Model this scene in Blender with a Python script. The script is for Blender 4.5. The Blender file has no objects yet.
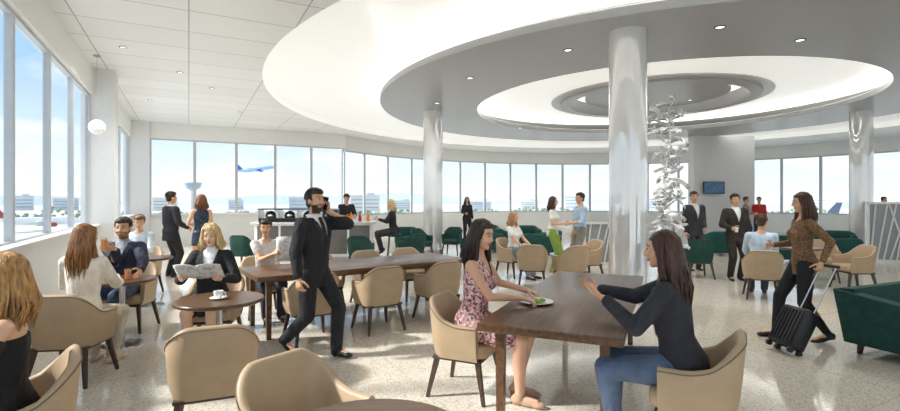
import bpy,bmesh,math,random
from mathutils import Vector as V, Matrix
random.seed(7)
ZOOM=None
R=math.radians
SC=bpy.context.scene
COL=SC.collection
F=485.;CZ=1.65;HY=200.
def P(px,py,z=0.):
    d=F*(CZ-z)/(py-HY); return V(((px-450)/F*d,d,z))
def D(px,d,z=0.): return V(((px-450)/F*d,d,z))
U=V((-.475,.88,0)); W=V((.88,.475,0))
def UV(u,v,z=0): return U*u+W*v+V((0,0,z))
# ------------------------------------------------------------ materials
def lin(h):
    if not isinstance(h,str): return tuple(h)+((1,) if len(h)==3 else ())
    h=h.lstrip('#'); c=[int(h[i:i+2],16)/255 for i in (0,2,4)]
    return tuple([x/12.92 if x<=.04045 else ((x+.055)/1.055)**2.4 for x in c])+(1,)
MC={}
def M(key,h,rough=.5,metal=0.,var=.12,scale=12.,bump=0.,emit=0.,coat=0.,pattern=None,stretch=None,bd=.01):
    if key in MC: return MC[key]
    m=bpy.data.materials.new(key); m.use_nodes=True; n=m.node_tree.nodes; l=m.node_tree.links
    b=n['Principled BSDF']; c=lin(h)
    tc=n.new('ShaderNodeTexCoord'); nz=n.new('ShaderNodeTexNoise'); nz.inputs['Scale'].default_value=scale; nz.inputs['Detail'].default_value=4
    src=tc.outputs['Object']
    if stretch:
        mp=n.new('ShaderNodeMapping'); mp.inputs['Scale'].default_value=stretch; l.new(src,mp.inputs['Vector']); src=mp.outputs[0]
    l.new(src,nz.inputs['Vector'])
    rp=n.new('ShaderNodeValToRGB'); rp.color_ramp.elements[0].position=.3; rp.color_ramp.elements[1].position=.7
    rp.color_ramp.elements[0].color=tuple(x*(1-var) for x in c[:3])+(1,)
    rp.color_ramp.elements[1].color=tuple(min(1,x*(1+var)) for x in c[:3])+(1,)
    l.new(nz.outputs['Fac'],rp.inputs['Fac'])
    out=rp.outputs['Color']
    if pattern:
        vo=n.new('ShaderNodeTexVoronoi'); vo.inputs['Scale'].default_value=pattern[0]
        l.new(tc.outputs['Object'],vo.inputs['Vector'])
        r2=n.new('ShaderNodeValToRGB'); r2.color_ramp.interpolation='CONSTANT'
        e=r2.color_ramp.elements
        cols=pattern[1]
        e[0].color=lin(cols[0]); e[0].position=0
        e[1].color=lin(cols[1]); e[1].position=1./len(cols)
        for i,cc in enumerate(cols[2:]):
            k=e.new((i+2)/len(cols)); k.color=lin(cc)
        sx=n.new('ShaderNodeSeparateColor'); l.new(vo.outputs['Color'],sx.inputs[0]); l.new(sx.outputs[0],r2.inputs['Fac'])
        out=r2.outputs['Color']
    l.new(out,b.inputs['Base Color'])
    b.inputs['Roughness'].default_value=rough; b.inputs['Metallic'].default_value=metal
    if coat: b.inputs['Coat Weight'].default_value=coat; b.inputs['Coat Roughness'].default_value=.03
    if emit:
        l.new(out,b.inputs['Emission Color']); b.inputs['Emission Strength'].default_value=emit
    if bump:
        bp=n.new('ShaderNodeBump'); bp.inputs['Strength'].default_value=bump; bp.inputs['Distance'].default_value=bd
        l.new(nz.outputs['Fac'],bp.inputs['Height']); l.new(bp.outputs['Normal'],b.inputs['Normal'])
    MC[key]=m; return m
def cloth(h): return M('cloth_'+h,h,.8,var=.2,scale=9,bump=.9,bd=.05,stretch=(1,1,.6))
def skinm(h): return M('skin_'+h,h,.5,var=.06,scale=9)
def hairm(h): return M('hair_'+h,h,.38,var=.5,scale=14,bump=.7,stretch=(5,5,.6),bd=.02)
def woodmat(key,h,rough=.3):
    if key in MC: return MC[key]
    m=bpy.data.materials.new(key); m.use_nodes=True; n=m.node_tree.nodes; l=m.node_tree.links; b=n['Principled BSDF']; c=lin(h)
    tc=n.new('ShaderNodeTexCoord'); mp=n.new('ShaderNodeMapping'); mp.inputs['Scale'].default_value=(1.2,14,14)
    l.new(tc.outputs['Object'],mp.inputs['Vector'])
    nz=n.new('ShaderNodeTexNoise'); nz.inputs['Scale'].default_value=2.2; nz.inputs['Detail'].default_value=7; l.new(mp.outputs[0],nz.inputs['Vector'])
    rp=n.new('ShaderNodeValToRGB'); rp.color_ramp.elements[0].position=.3; rp.color_ramp.elements[1].position=.72
    rp.color_ramp.elements[0].color=tuple(x*.55 for x in c[:3])+(1,); rp.color_ramp.elements[1].color=tuple(x*1.35 for x in c[:3])+(1,)
    l.new(nz.outputs['Fac'],rp.inputs['Fac']); l.new(rp.outputs['Color'],b.inputs['Base Color']); b.inputs['Roughness'].default_value=rough
    MC[key]=m; return m
def glassmat(key,tint=(1,1,1),refl=.06):
    if key in MC: return MC[key]
    m=bpy.data.materials.new(key); m.use_nodes=True; n=m.node_tree.nodes; l=m.node_tree.links
    n.remove(n['Principled BSDF']); o=n['Material Output']
    t=n.new('ShaderNodeBsdfTransparent'); t.inputs[0].default_value=tint+(1,)
    g=n.new('ShaderNodeBsdfGlossy'); g.inputs['Roughness'].default_value=.03
    mx=n.new('ShaderNodeMixShader'); mx.inputs[0].default_value=refl
    l.new(t.outputs[0],mx.inputs[1]); l.new(g.outputs[0],mx.inputs[2]); l.new(mx.outputs[0],o.inputs[0]); MC[key]=m; return m
def floormat():
    m=bpy.data.materials.new('terrazzo'); m.use_nodes=True; n=m.node_tree.nodes; l=m.node_tree.links; b=n['Principled BSDF']
    tc=n.new('ShaderNodeTexCoord'); mp=n.new('ShaderNodeMapping'); mp.inputs['Rotation'].default_value=(0,0,-R(28.3))
    l.new(tc.outputs['Object'],mp.inputs['Vector'])
    vo=n.new('ShaderNodeTexVoronoi'); vo.inputs['Scale'].default_value=95; l.new(mp.outputs[0],vo.inputs['Vector'])
    r1=n.new('ShaderNodeValToRGB'); e=r1.color_ramp.elements; e[0].color=lin('a89f90'); e[0].position=0; e[1].color=lin('e2dacb'); e[1].position=.3
    k=e.new(.85); k.color=lin('dfd7c8'); k=e.new(1); k.color=lin('f6f0e4')
    sx=n.new('ShaderNodeSeparateColor'); l.new(vo.outputs['Color'],sx.inputs[0]); l.new(sx.outputs[0],r1.inputs['Fac'])
    br=n.new('ShaderNodeTexBrick'); br.offset=0; br.inputs['Scale'].default_value=1; br.inputs['Brick Width'].default_value=1.8; br.inputs['Row Height'].default_value=1.8; br.inputs['Mortar Size'].default_value=.006
    br.inputs['Color1'].default_value=(1,1,1,1); br.inputs['Color2'].default_value=(.96,.96,.95,1); br.inputs['Mortar'].default_value=(.8,.78,.76,1)
    l.new(mp.outputs[0],br.inputs['Vector'])
    mx=n.new('ShaderNodeMix'); mx.data_type='RGBA'; mx.blend_type='MULTIPLY'; mx.inputs[0].default_value=1
    l.new(r1.outputs[0],mx.inputs[6]); l.new(br.outputs['Color'],mx.inputs[7]); l.new(mx.outputs[2],b.inputs['Base Color'])
    b.inputs['Roughness'].default_value=.09; return m
def ceilmat():
    m=bpy.data.materials.new('ceiling_panels'); m.use_nodes=True; n=m.node_tree.nodes; l=m.node_tree.links; b=n['Principled BSDF']
    tc=n.new('ShaderNodeTexCoord'); mp=n.new('ShaderNodeMapping'); mp.inputs['Rotation'].default_value=(0,0,-R(28.3))
    l.new(tc.outputs['Object'],mp.inputs['Vector'])
    br=n.new('ShaderNodeTexBrick'); br.offset=0; br.inputs['Scale'].default_value=1; br.inputs['Brick Width'].default_value=1.5; br.inputs['Row Height'].default_value=1.0; br.inputs['Mortar Size'].default_value=.01
    br.inputs['Color1'].default_value=lin('eeeeed'); br.inputs['Color2'].default_value=lin('e7e7e6'); br.inputs['Mortar'].default_value=lin('a6a6a6')
    l.new(mp.outputs[0],br.inputs['Vector']); l.new(br.outputs['Color'],b.inputs['Base Color']); b.inputs['Roughness'].default_value=.35; return m
# ------------------------------------------------------------ mesh builder
def tag(o,label=None,cat=None,group=None,kind=None):
    if label: o['label']=label
    if cat: o['category']=cat
    if group: o['group']=group
    if kind: o['kind']=kind
    return o
def empty(name,loc,rz=0.,label=None,cat=None,group=None):
    o=bpy.data.objects.new(name,None); COL.objects.link(o); o.location=loc; o.rotation_euler=(0,0,rz); o.empty_display_size=.1
    return tag(o,label,cat,group)
def link(name,me,mats,parent=None,smooth=True,ang=38):
    if smooth:
        me.polygons.foreach_set('use_smooth',[True]*len(me.polygons))
        if ang: me.set_sharp_from_angle(angle=R(ang))
    if not isinstance(mats,(list,tuple)): mats=[mats]
    mi=[0]*len(me.polygons); me.polygons.foreach_get('material_index',mi)
    if len(me.materials): me.materials.clear()
    for m in mats: me.materials.append(m)
    if len(mats)>1: me.polygons.foreach_set('material_index',mi)
    me.name=name
    o=bpy.data.objects.new(name,me); COL.objects.link(o)
    if parent: o.parent=parent
    return o
class MB:
    def __init__(s): s.bm=bmesh.new()
    def _mi(s,fs,mi):
        for f in fs: f.material_index=mi
    def box(s,c,size,rot=None,bev=0.,mi=0):
        r=bmesh.ops.create_cube(s.bm,size=1); vs=r['verts']
        bmesh.ops.scale(s.bm,vec=size,verts=vs)
        if bev:
            es=list({e for v in vs for e in v.link_edges})
            rr=bmesh.ops.bevel(s.bm,geom=vs+es,offset=bev,segments=2,affect='EDGES',profile=.5)
            vs=list({v for f in rr['faces'] for v in f.verts}|{v for v in vs if v.is_valid})
            fs={f for v in vs for f in v.link_faces}; vs=list({v for f in fs for v in f.verts})
        if rot is not None:
            m=rot if isinstance(rot,Matrix) else Matrix.Rotation(rot,3,'Z')
            bmesh.ops.rotate(s.bm,cent=(0,0,0),matrix=m,verts=vs)
        bmesh.ops.translate(s.bm,vec=V(c),verts=vs)
        s._mi({f for v in vs for f in v.link_faces},mi); return s
    def loft(s,rings,closed=True,caps=True,mi=0):
        vr=[[s.bm.verts.new(p) for p in r] for r in rings]; n=len(vr[0]); fs=[]
        for a,b in zip(vr,vr[1:]):
            for i in range(n if closed else n-1):
                j=(i+1)%n; fs.append(s.bm.faces.new((a[i],a[j],b[j],b[i])))
        if caps:
            fs.append(s.bm.faces.new(vr[0][::-1])); fs.append(s.bm.faces.new(vr[-1]))
        s._mi(fs,mi); return s
    def ring(s,c,ax,rx,ry,n=16,x=None):
        ax=ax.normalized()
        if x is None: x=ax.orthogonal().normalized()
        y=ax.cross(x).normalized(); x=y.cross(ax).normalized()
        return [c+x*rx*math.cos(2*math.pi*i/n)+y*ry*math.sin(2*math.pi*i/n) for i in range(n)]
    def cap(s,a,b,r0,r1=None,n=12,mi=0,k=3):
        a=V(a);b=V(b); r1=r0 if r1 is None else r1
        ax=(b-a); 
        if ax.length<1e-6: ax=V((0,0,1))
        ax.normalize(); x=ax.orthogonal().normalized(); rs=[]
        for i in range(k):
            t=math.pi/2*(1-(i+.25)/k); rs.append(s.ring(a-ax*r0*math.sin(t),ax,r0*math.cos(t),r0*math.cos(t),n,x))
        rs.append(s.ring(a,ax,r0,r0,n,x)); rs.append(s.ring(b,ax,r1,r1,n,x))
        for i in range(k-1,-1,-1):
            t=math.pi/2*(1-(i+.25)/k); rs.append(s.ring(b+ax*r1*math.sin(t),ax,r1*math.cos(t),r1*math.cos(t),n,x))
        return s.loft(rs,mi=mi)
    def cone(s,a,b,r0,r1,n=16,mi=0):
        a=V(a);b=V(b); ax=(b-a).normalized(); x=ax.orthogonal().normalized()
        return s.loft([s.ring(a,ax,r0,r0,n,x),s.ring(b,ax,r1,r1,n,x)],mi=mi)
    def sq(s,a,b,w0,w1,rot=0.,mi=0):
        a=V(a);b=V(b); rs=[]
        for c,w in ((a,w0),(b,w1)):
            if not isinstance(w,tuple): w=(w,w)
            rs.append([c+Matrix.Rotation(rot,3,'Z')@V((sx*w[0]/2,sy*w[1]/2,0)) for sx,sy in ((-1,-1),(1,-1),(1,1),(-1,1))])
        s.loft(rs,mi=mi); return s
    def tube(s,pts,r,n=10,mi=0):
        pts=[V(p) for p in pts]; rs=[]; x=None
        for i,p in enumerate(pts):
            t=(pts[min(i+1,len(pts)-1)]-pts[max(i-1,0)]).normalized()
            if x is None: x=t.orthogonal().normalized()
            x=(x-t*x.dot(t)).normalized(); rr=r[i] if isinstance(r,(list,tuple)) else r
            rs.append(s.ring(p,t,rr,rr,n,x))
        return s.loft(rs,mi=mi)
    def ell(s,c,rad,fr=None,n=16,mi=0):
        c=V(c); X,Y,Z=fr if fr else (V((1,0,0)),V((0,1,0)),V((0,0,1))); rs=[]; k=max(5,n//2)
        for i in range(k+1):
            t=-math.pi/2+math.pi*(i+ (0.08 if i==0 else (-.08 if i==k else 0)))/k
            rs.append([c+Z*rad[2]*math.sin(t)+X*rad[0]*math.cos(t)*math.cos(2*math.pi*j/n)+Y*rad[1]*math.cos(t)*math.sin(2*math.pi*j/n) for j in range(n)])
        return s.loft(rs,mi=mi)
    def lathe(s,prof,c=(0,0,0),n=40,mi=0):
        c=V(c); rs=[[c+V((r*math.cos(2*math.pi*i/n),r*math.sin(2*math.pi*i/n),z)) for i in range(n)] for r,z in prof]
        s.loft(rs,caps=False,mi=mi)
        return s
    def mesh(s):
        bmesh.ops.recalc_face_normals(s.bm,faces=s.bm.faces)
        me=bpy.data.meshes.new('m'); s.bm.to_mesh(me); s.bm.free(); return me
    def build(s,name,mats,parent=None,smooth=True,ang=38): return link(name,s.mesh(),mats,parent,smooth,ang)
def dup(root,loc,rz,label=None,group=None):
    r=root.copy(); COL.objects.link(r); r.location=loc; r.rotation_euler=(0,0,rz)
    if label: r['label']=label
    if group: r['group']=group
    for ch in list(root.children):
        c=ch.copy(); COL.objects.link(c); c.parent=r
        for g in list(ch.children):
            d=g.copy(); COL.objects.link(d); d.parent=c
    return r
def yaw(f): return math.atan2(-f[0],f[1])
# ------------------------------------------------------------ people
def remesh(mb,vox,it):
    me=mb.mesh(); o=bpy.data.objects.new('tmp',me); COL.objects.link(o)
    m=o.modifiers.new('r','REMESH'); m.mode='VOXEL'; m.voxel_size=vox
    if it:
        q=o.modifiers.new('s','SMOOTH'); q.factor=.5; q.iterations=it
    dg=bpy.context.evaluated_depsgraph_get(); dg.update()
    res=bpy.data.meshes.new_from_object(o.evaluated_get(dg)); bpy.data.objects.remove(o); bpy.data.meshes.remove(me); return res
def cut(me,pred,planes=()):
    bm=bmesh.new(); bm.from_mesh(me)
    for co,no in planes: bmesh.ops.bisect_plane(bm,geom=bm.verts[:]+bm.edges[:]+bm.faces[:],plane_co=co,plane_no=no,dist=1e-5)
    bmesh.ops.delete(bm,geom=[f for f in bm.faces if pred(f.calc_center_median())],context='FACES')
    bm.to_mesh(me); bm.free(); return me
def patch(me,pred,off,planes=()):
    bm=bmesh.new(); bm.from_mesh(me)
    for co,no in planes: bmesh.ops.bisect_plane(bm,geom=bm.verts[:]+bm.edges[:]+bm.faces[:],plane_co=co,plane_no=no,dist=1e-5)
    bm.normal_update()
    bmesh.ops.delete(bm,geom=[f for f in bm.faces if not pred(f.calc_center_median())],context='FACES')
    nn=[(v,v.normal.copy()) for v in bm.verts]
    for v,n in nn: v.co+=n*off
    for f in bm.faces: f.material_index=0
    r=bpy.data.meshes.new('p'); bm.to_mesh(r); bm.free(); return r
def ik(a,b,l1,l2,pole):
    d=b-a; L=min(d.length,(l1+l2)*.995); n=d.normalized(); b=a+n*L
    x=(l1*l1-l2*l2+L*L)/(2*L); h=math.sqrt(max(0,l1*l1-x*x)); p=pole-n*pole.dot(n)
    return a+n*x+p.normalized()*h, b
TM=[(-.10,.10,.085,-.01),(-.05,.150,.11,-.015),(.03,.160,.118,-.015),(.10,.150,.108,0),(.17,.145,.102,.005),(.27,.16,.11,.005),(.36,.178,.118,.005),(.43,.182,.108,0),(.48,.165,.09,-.005),(.52,.115,.07,-.01),(.56,.062,.058,-.012)]
TF=[(-.10,.10,.085,-.01),(-.05,.158,.115,-.02),(.03,.165,.118,-.02),(.10,.14,.10,-.005),(.17,.118,.085,.005),(.27,.130,.095,.008),(.36,.146,.106,.012),(.43,.150,.093,.003),(.48,.135,.075,-.005),(.52,.09,.06,-.01),(.56,.05,.05,-.012)]
root_h={}
def person(label,loc,face,H=1.75,fem=False,sit=False,pz=None,lean=0.,side=0.,twist=0.,hr=None,hl=None,fr=None,fl=None,head=(0,0),
           top=None,shirt=None,tie=None,bottom=None,shoes='202020',hair=('short','2a1c14'),skin='d9a684',beard=None,vox=.012,curl=(.45,.45),nr=None,nl=None,
           dr=None,dl=None,er=None,el=None,heel=False,group=None):
    loc=V(loc); rz=yaw(face); root=empty('person',loc,rz,label,'person',group)
    inv=Matrix.Rotation(-rz,3,'Z')
    def loc_(p):
        if p is None: return None
        if len(p)==4: return inv@(V(p[:3])-loc)     # world target
        return V(p)
    s=H/1.75; X=V((1,0,0));Y=V((0,1,0));Z=V((0,0,1))
    if pz is None: pz=.565 if sit else .925*s
    pel=V((0,0,pz)); t=V((math.sin(side),math.sin(lean),math.cos(lean)*math.cos(side))).normalized()
    r=Matrix.Rotation(twist,3,'Z')@X; f=t.cross(r).normalized(); r=f.cross(t).normalized()
    T=TF if fem else TM
    def tp(x,y,h): return pel+(r*x+f*y+t*h)*s
    def tl(p):
        q=p-pel; return q.dot(r)/s,q.dot(f)/s,q.dot(t)/s
    def rings(h0,h1,e,fx=0.):
        hs=[h0]+[k[0] for k in T if h0+.01<k[0]<h1-.01]+[h1]; out=[]
        for h in hs:
            for a,b in zip(T,T[1:]):
                if a[0]<=h<=b[0] or (h<T[0][0] and a is T[0]) or (h>T[-1][0] and b is T[-1]):
                    k=(h-a[0])/(b[0]-a[0]); k=min(1,max(0,k)) ; w,d,o=[a[i]+(b[i]-a[i])*k for i in (1,2,3)]
                    if h<T[1][0] and e>0: w,d,o=T[2][1],T[2][2],T[2][3]
                    out.append([tp(0,o,h)+(r*(w*s+e)*math.cos(q)+f*(d*s+e)*math.sin(q)) for q in [2*math.pi*i/24 for i in range(24)]]); break
        return out
    sw=.155 if fem else .183; k=.84 if fem else 1.
    SH={1:tp(sw,-.005,.475),-1:tp(-sw,-.005,.475)}
    l1=.285*s; l2=.255*s
    hd={1:loc_(hr),-1:loc_(hl)}; EL={};WR={}
    for q in (1,-1):
        tg=hd[q] if hd[q] is not None else (V((q*.24*s,.06,pz-.12*s)) if not sit else V((q*.16,.36,.66)))
        pole={1:er,-1:el}[q]; pole=V(pole) if pole else V((q*.6,-1,-.5))
        EL[q],WR[q]=ik(SH[q],tg,l1,l2,pole)
    HP={q:pel+(r*q*.088+t*-.02)*s for q in (1,-1)}
    ft={1:fr,-1:fl}; KN={};AN={};FD={}
    for q in (1,-1):
        a=ft[q]
        if a is None: a=((q*.10*s,0 if not sit else .43,.085),(q*.18,1,0))
        p,dv=a; p=loc_(p); 
        KN[q],AN[q]=ik(HP[q],p,.44*s,.425*s,V((q*.12,1,.35 if not sit else 1)))
        FD[q]=V(dv).normalized()
    # head
    hy,hp=head; Rm=Matrix.Rotation(hy,3,'Z')@Matrix.Rotation(-hp,3,'X'); hx,hf,hu=Rm@X,Rm@Y,Rm@Z
    nb=tp(0,-.012,.53); hc=nb+(t*.11+hu*.075+hf*.018)*s
    hs=s*(.94 if fem else 1.)
    def hpnt(x,y,z): return hc+(hx*x+hf*y+hu*z)*hs
    fr3=(hx,hf,hu)
    def sc3(a): return tuple(v*hs for v in a)
    # ---------------- body
    b=MB(); b.loft(rings(-.10,.56,0))
    b.cap(nb-t*.02*s,hc-hu*.05*s-hf*.012*s,.056*k*s,.052*k*s)
    b.ell(hpnt(0,-.006,.032),sc3((.076,.096,.088)),fr3); b.ell(hpnt(0,.022,-.04),sc3((.059,.068,.078)),fr3)
    b.ell(hpnt(0,.062,-.094),sc3((.032,.028,.026) if not fem else (.026,.026,.024)),fr3)
    b.cap(hpnt(0,.086,.018),hpnt(0,.108,-.022),.010*hs,.015*hs,8)
    b.cap(hpnt(-.034,.074,.036),hpnt(.034,.074,.036),.012*hs,.012*hs,8)
    for q in (1,-1): b.ell(hpnt(q*.077,-.008,-.008),sc3((.012,.022,.034)),fr3,10); b.ell(hpnt(q*.04,.055,-.034),sc3((.026,.025,.024)),fr3,10)
    if fem:
        for q in (1,-1): b.ell(tp(q*.068,.075,.335),(.062*s,)*3)
    for q in (1,-1):
        b.cap(tp(q*.09,-.005,.47),SH[q],.055*k*s,.058*k*s)
        b.cap(SH[q],EL[q],.057*k*s,.043*k*s); b.cap(EL[q],WR[q],.044*k*s,.028*k*s)
        b.cap(HP[q],KN[q],.092*s,.06*s); m=KN[q].lerp(AN[q],.3); back=-Y*.012
        b.cap(KN[q],m+back,.058*s,.057*s*(.92 if fem else 1)); b.cap(m+back,AN[q],.056*s,.036*s)
        fd=FD[q]; b.cap(AN[q]-V((0,0,.03)),AN[q]+fd*.13*s-V((0,0,.045)),.036,.028)
    HAND={}
    for q in (1,-1):
        h=(EL[q]-WR[q])*-1; h.normalize()
        dd={1:dr,-1:dl}[q]
        if dd is not None: h=(h*.35+V(dd).normalized()).normalized()
        n={1:nr,-1:nl}[q]; n=V(n) if n else V((-q,.0,-.15)); n=n-h*n.dot(h)
        if n.length<.05: n=V((0,0,-1))-h*V((0,0,-1)).dot(h)
        n.normalize(); w=h.cross(n)*q; hsz=s*(.92 if fem else 1.02); HAND[q]=(WR[q],h,n,w,hsz)
        for o in (-.026,0,.026): b.cap(WR[q]+h*.012*hsz+w*o*.5*hsz,WR[q]+(h*.088+w*o)*hsz,.018*hsz,.015*hsz,8)
    me=remesh(b,vox,3)
    bm=bmesh.new(); bm.from_mesh(me); x=MB(); x.bm.free(); x.bm=bm
    for q in (1,-1):
        w0,h,n,w,z=HAND[q]; cu=curl[0 if q==1 else 1]
        for i,(o,L) in enumerate(((.030,.070),(.010,.080),(-.010,.074),(-.029,.058))):
            p=w0+(h*.085+w*o)*z; a=0.
            for j,fl_ in enumerate((.45,.32,.23)):
                a+=cu*(1.0,1.1,.8)[j]*(1+.08*i); dv=h*math.cos(a)+n*math.sin(a)+w*o*1.5
                p2=p+dv.normalized()*L*fl_*z; x.cap(p,p2,(.0095-.001*j)*z,(.0088-.001*j)*z,7,k=2); p=p2
        p=w0+(h*.028+w*.026)*z; 
        for j,fl_ in enumerate((.042,.034,.026)):
            dv=(h*(.55+.2*j)+w*(.75-.25*j)+n*(.2+cu*.35*j)).normalized(); p2=p+dv*fl_*z; x.cap(p,p2,(.0125-.0015*j)*z,(.011-.0015*j)*z,7,k=2); p=p2
    for q in (1,-1):
        x.ell(hpnt(q*.031,.080,.010),sc3((.0145,.012,.008)),fr3,10,mi=1); x.ell(hpnt(q*.031,.0875,.010),sc3((.0066,.0058,.0066)),fr3,8,mi=2)
        x.tube([hpnt(q*.015,.090,.0155),hpnt(q*.031,.094,.0185),hpnt(q*.046,.085,.0145)],.0018*hs,6,mi=2)
        x.tube([hpnt(q*.013,.092,.036),hpnt(q*.032,.092,.041),hpnt(q*.052,.077,.035)],.0028*hs,6,mi=3)
    x.ell(hpnt(0,.087,-.0575),sc3((.022,.010,.004)),fr3,10,mi=4); x.ell(hpnt(0,.087,-.0645),sc3((.018,.010,.005)),fr3,10,mi=4)
    bm.to_mesh(me); bm.free()
    body=link('body',me,[skinm(skin),M('eye_white','e0dcd6',.3,var=.02),M('iris','2e1d14',.2,var=.05),hairm(hair[1]),M('lips_'+('f' if fem else 'm'),'b8564e' if fem else 'b8806c',.4,var=.05)],root,ang=None)
    # ---------------- clothing
    def vpl(a,kk): return [(tp(0,0,a),(t-r*kk)),(tp(0,0,a),(t+r*kk))]
    if shirt:
        c=MB(); c.loft(rings(-.02,.55,.012)); c.cap(tp(0,-.012,.52),tp(0,-.008,.575),.068*k*s,.062*k*s)
        if fem:
            for q in (1,-1): c.ell(tp(q*.068,.075,.335),(.062*s+.010,)*3)
        g=remesh(c,vox,2); g=cut(g,lambda p:tl(p)[2]>.575)
        if tie:
            tm=patch(g,lambda p:(lambda a:a[1]>.03 and abs(a[0])<.028 and a[2]<.545)(tl(p)),.006,[(tp(.028,0,0),r),(tp(-.028,0,0),r)])
            link('tie',tm,cloth(tie),root,ang=None)
        link('shirt',g,cloth(shirt),root,ang=None)
    if top:
        e=top.get('e',.026 if top['kind']=='jacket' else .014); hem=top.get('hem',-.02); c=MB()
        htop=top.get('htop',.545); c.loft(rings(hem,htop,e))
        if fem:
            for q in (1,-1): c.ell(tp(q*.068,.075,.335),(.062*s+e*.8,)*3)
        sl=top.get('sleeve','long')
        for q in (1,-1):
            if sl!='none' and sl!='off': c.cap(tp(q*.09,-.005,.47),SH[q],.055*k*s+e*.8,.058*k*s+e*.8)
            if sl in('long','34'):
                en=EL[q].lerp(WR[q],.9 if sl=='long' else .35)
                c.cap(SH[q],EL[q],.057*k*s+e*.85,.045*k*s+e*.75); c.cap(EL[q],en,.045*k*s+e*.75,.032*k*s+e*.6)
            elif sl=='short': c.cap(SH[q],SH[q].lerp(EL[q],.5),.057*k*s+e,.05*k*s+e)
            elif sl=='off': c.cap(SH[q].lerp(EL[q],.3),EL[q].lerp(WR[q],.1),.055*k*s+e,.046*k*s+e)
            elif sl=='none': c.cap(tp(q*.085,-.005,.46),tp(q*.105,-.005,.465),.05*k*s+e*.6,.045*k*s+e*.6)
        sk=top.get('skirt')
        if sk:
            if sit:
                for q in (1,-1): c.cap(HP[q],HP[q].lerp(KN[q],sk),.092*s+e*1.3,.075*s+e*1.5)
                c.cap(pel,(HP[1].lerp(KN[1],sk)+HP[-1].lerp(KN[-1],sk))/2,.09*s,.07*s)
            else:
                c.loft([[pel+V(((a*s+e)*math.cos(2*math.pi*i/24),(d*s+e)*math.sin(2*math.pi*i/24)-.012,-z*s)) for i in range(24)] for z,a,d in ((-.05,.155,.11),(.05,.172,.125),(sk*.6,.178,.135),(sk,.182,.14))])
        g=remesh(c,vox,2); nk=top.get('neck',('round',.075))
        if nk[0]=='v':
            a=nk[1]; kk=(.56-a)/.085
            if top['kind']=='jacket':
                lp=patch(g,lambda p:(lambda q:q[1]>.02 and a+kk*abs(q[0])-.19<q[2]<a+kk*abs(q[0]) and q[2]>a-.02 and q[2]<.5)(tl(p)),.007,vpl(a,kk)+vpl(a-.19,kk))
                link('lapel',lp,cloth(top.get('lap',top['col'])),root,ang=None)
            g=cut(g,lambda p:(lambda q:q[1]>.0 and q[2]>a+kk*abs(q[0]) or q[2]>.56)(tl(p)),vpl(a,kk))
        else: g=cut(g,lambda p:(lambda q:(q[0]**2+(q[2]-.57)**2)<nk[1]**2)(tl(p)))
        link({'jacket':'jacket','shirt':'shirt','dress':'dress','top':'blouse'}[top['kind']],g,top.get('mat') or cloth(top['col']),root,ang=None)
    if bottom:
        c=MB(); e=bottom.get('e',.014)
        if bottom['kind']=='trousers':
            c.loft(rings(-.10,.12,e)); cu=bottom.get('cuff',.058)
            for q in (1,-1):
                c.cap(HP[q],KN[q],.092*s+e,.062*s+e); en=KN[q].lerp(AN[q],bottom.get('len',.97 if heel else 1.0)); c.cap(KN[q],en,.062*s+e,cu)
            nm='trousers'
        else:
            L=bottom.get('len',.35)
            if sit:
                c.loft(rings(-.08,.14,e))
                for q in (1,-1): c.cap(HP[q],HP[q].lerp(KN[q],.8),.092*s+e,.07*s+e)
                c.cap(pel,(HP[1].lerp(KN[1],.8)+HP[-1].lerp(KN[-1],.8))/2,.09*s,.07*s)
            else: c.loft([[pel+V(((a*s+e)*math.cos(2*math.pi*i/24),(d*s+e)*math.sin(2*math.pi*i/24)-.012,-z*s)) for i in range(24)] for z,a,d in ((-.14,.125,.09),(-.05,.155,.11),(.05,.168,.122),(L*.6,.165,.122),(L,.15,.12))])
            nm='skirt'
        link(nm,remesh(c,vox,2),bottom.get('mat') or cloth(bottom['col']),root,ang=None)
    for q in (1,-1):
        c=MB(); fd=FD[q]; a=AN[q]; up=V((0,0,1)); sdv=fd.cross(up)
        if sdv.length<.1: sdv=X
        sdv.normalize(); un=sdv.cross(fd).normalized()
        frm=(sdv,fd,un); base=a-un*.085
        c.ell(base+fd*(-.02)+un*.045,(.038,.055,.045),frm); c.ell(base+fd*.07*s+un*.034,(.041,.10,.036),frm); c.ell(base+fd*.135*s+un*.026,(.043,.07,.028),frm)
        c.cap(a-un*.03,a-un*.005,.046,.046)
        if not fem: c.ell(base+fd*.03*s+un*.05,(.040,.07,.042),frm)
        g=remesh(c,min(vox,.011),2)
        if heel:
            bm=bmesh.new(); bm.from_mesh(g); y=MB(); y.bm.free(); y.bm=bm; y.cone(base-fd*.045+un*.04,base-fd*.05-un*.0,.02,.008,8); bm.to_mesh(g); bm.free()
        link('shoe',g,M('shoe_'+shoes,shoes,.35,var=.1),root,ang=None)
    # ---------------- hair
    c=MB(); st=hair[0]; rr=random.Random(len(label)*7+3)
    c.ell(hpnt(0,-.016,.042),sc3((.088,.101,.094)),fr3)
    def scalp(az,po,k=1.03):   # az 0 = front, pi = back ; po 0 = crown
        return hpnt(.088*k*math.sin(az)*math.sin(po),-.016+.101*k*math.cos(az)*math.sin(po),.042+.094*k*math.cos(po))
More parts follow.
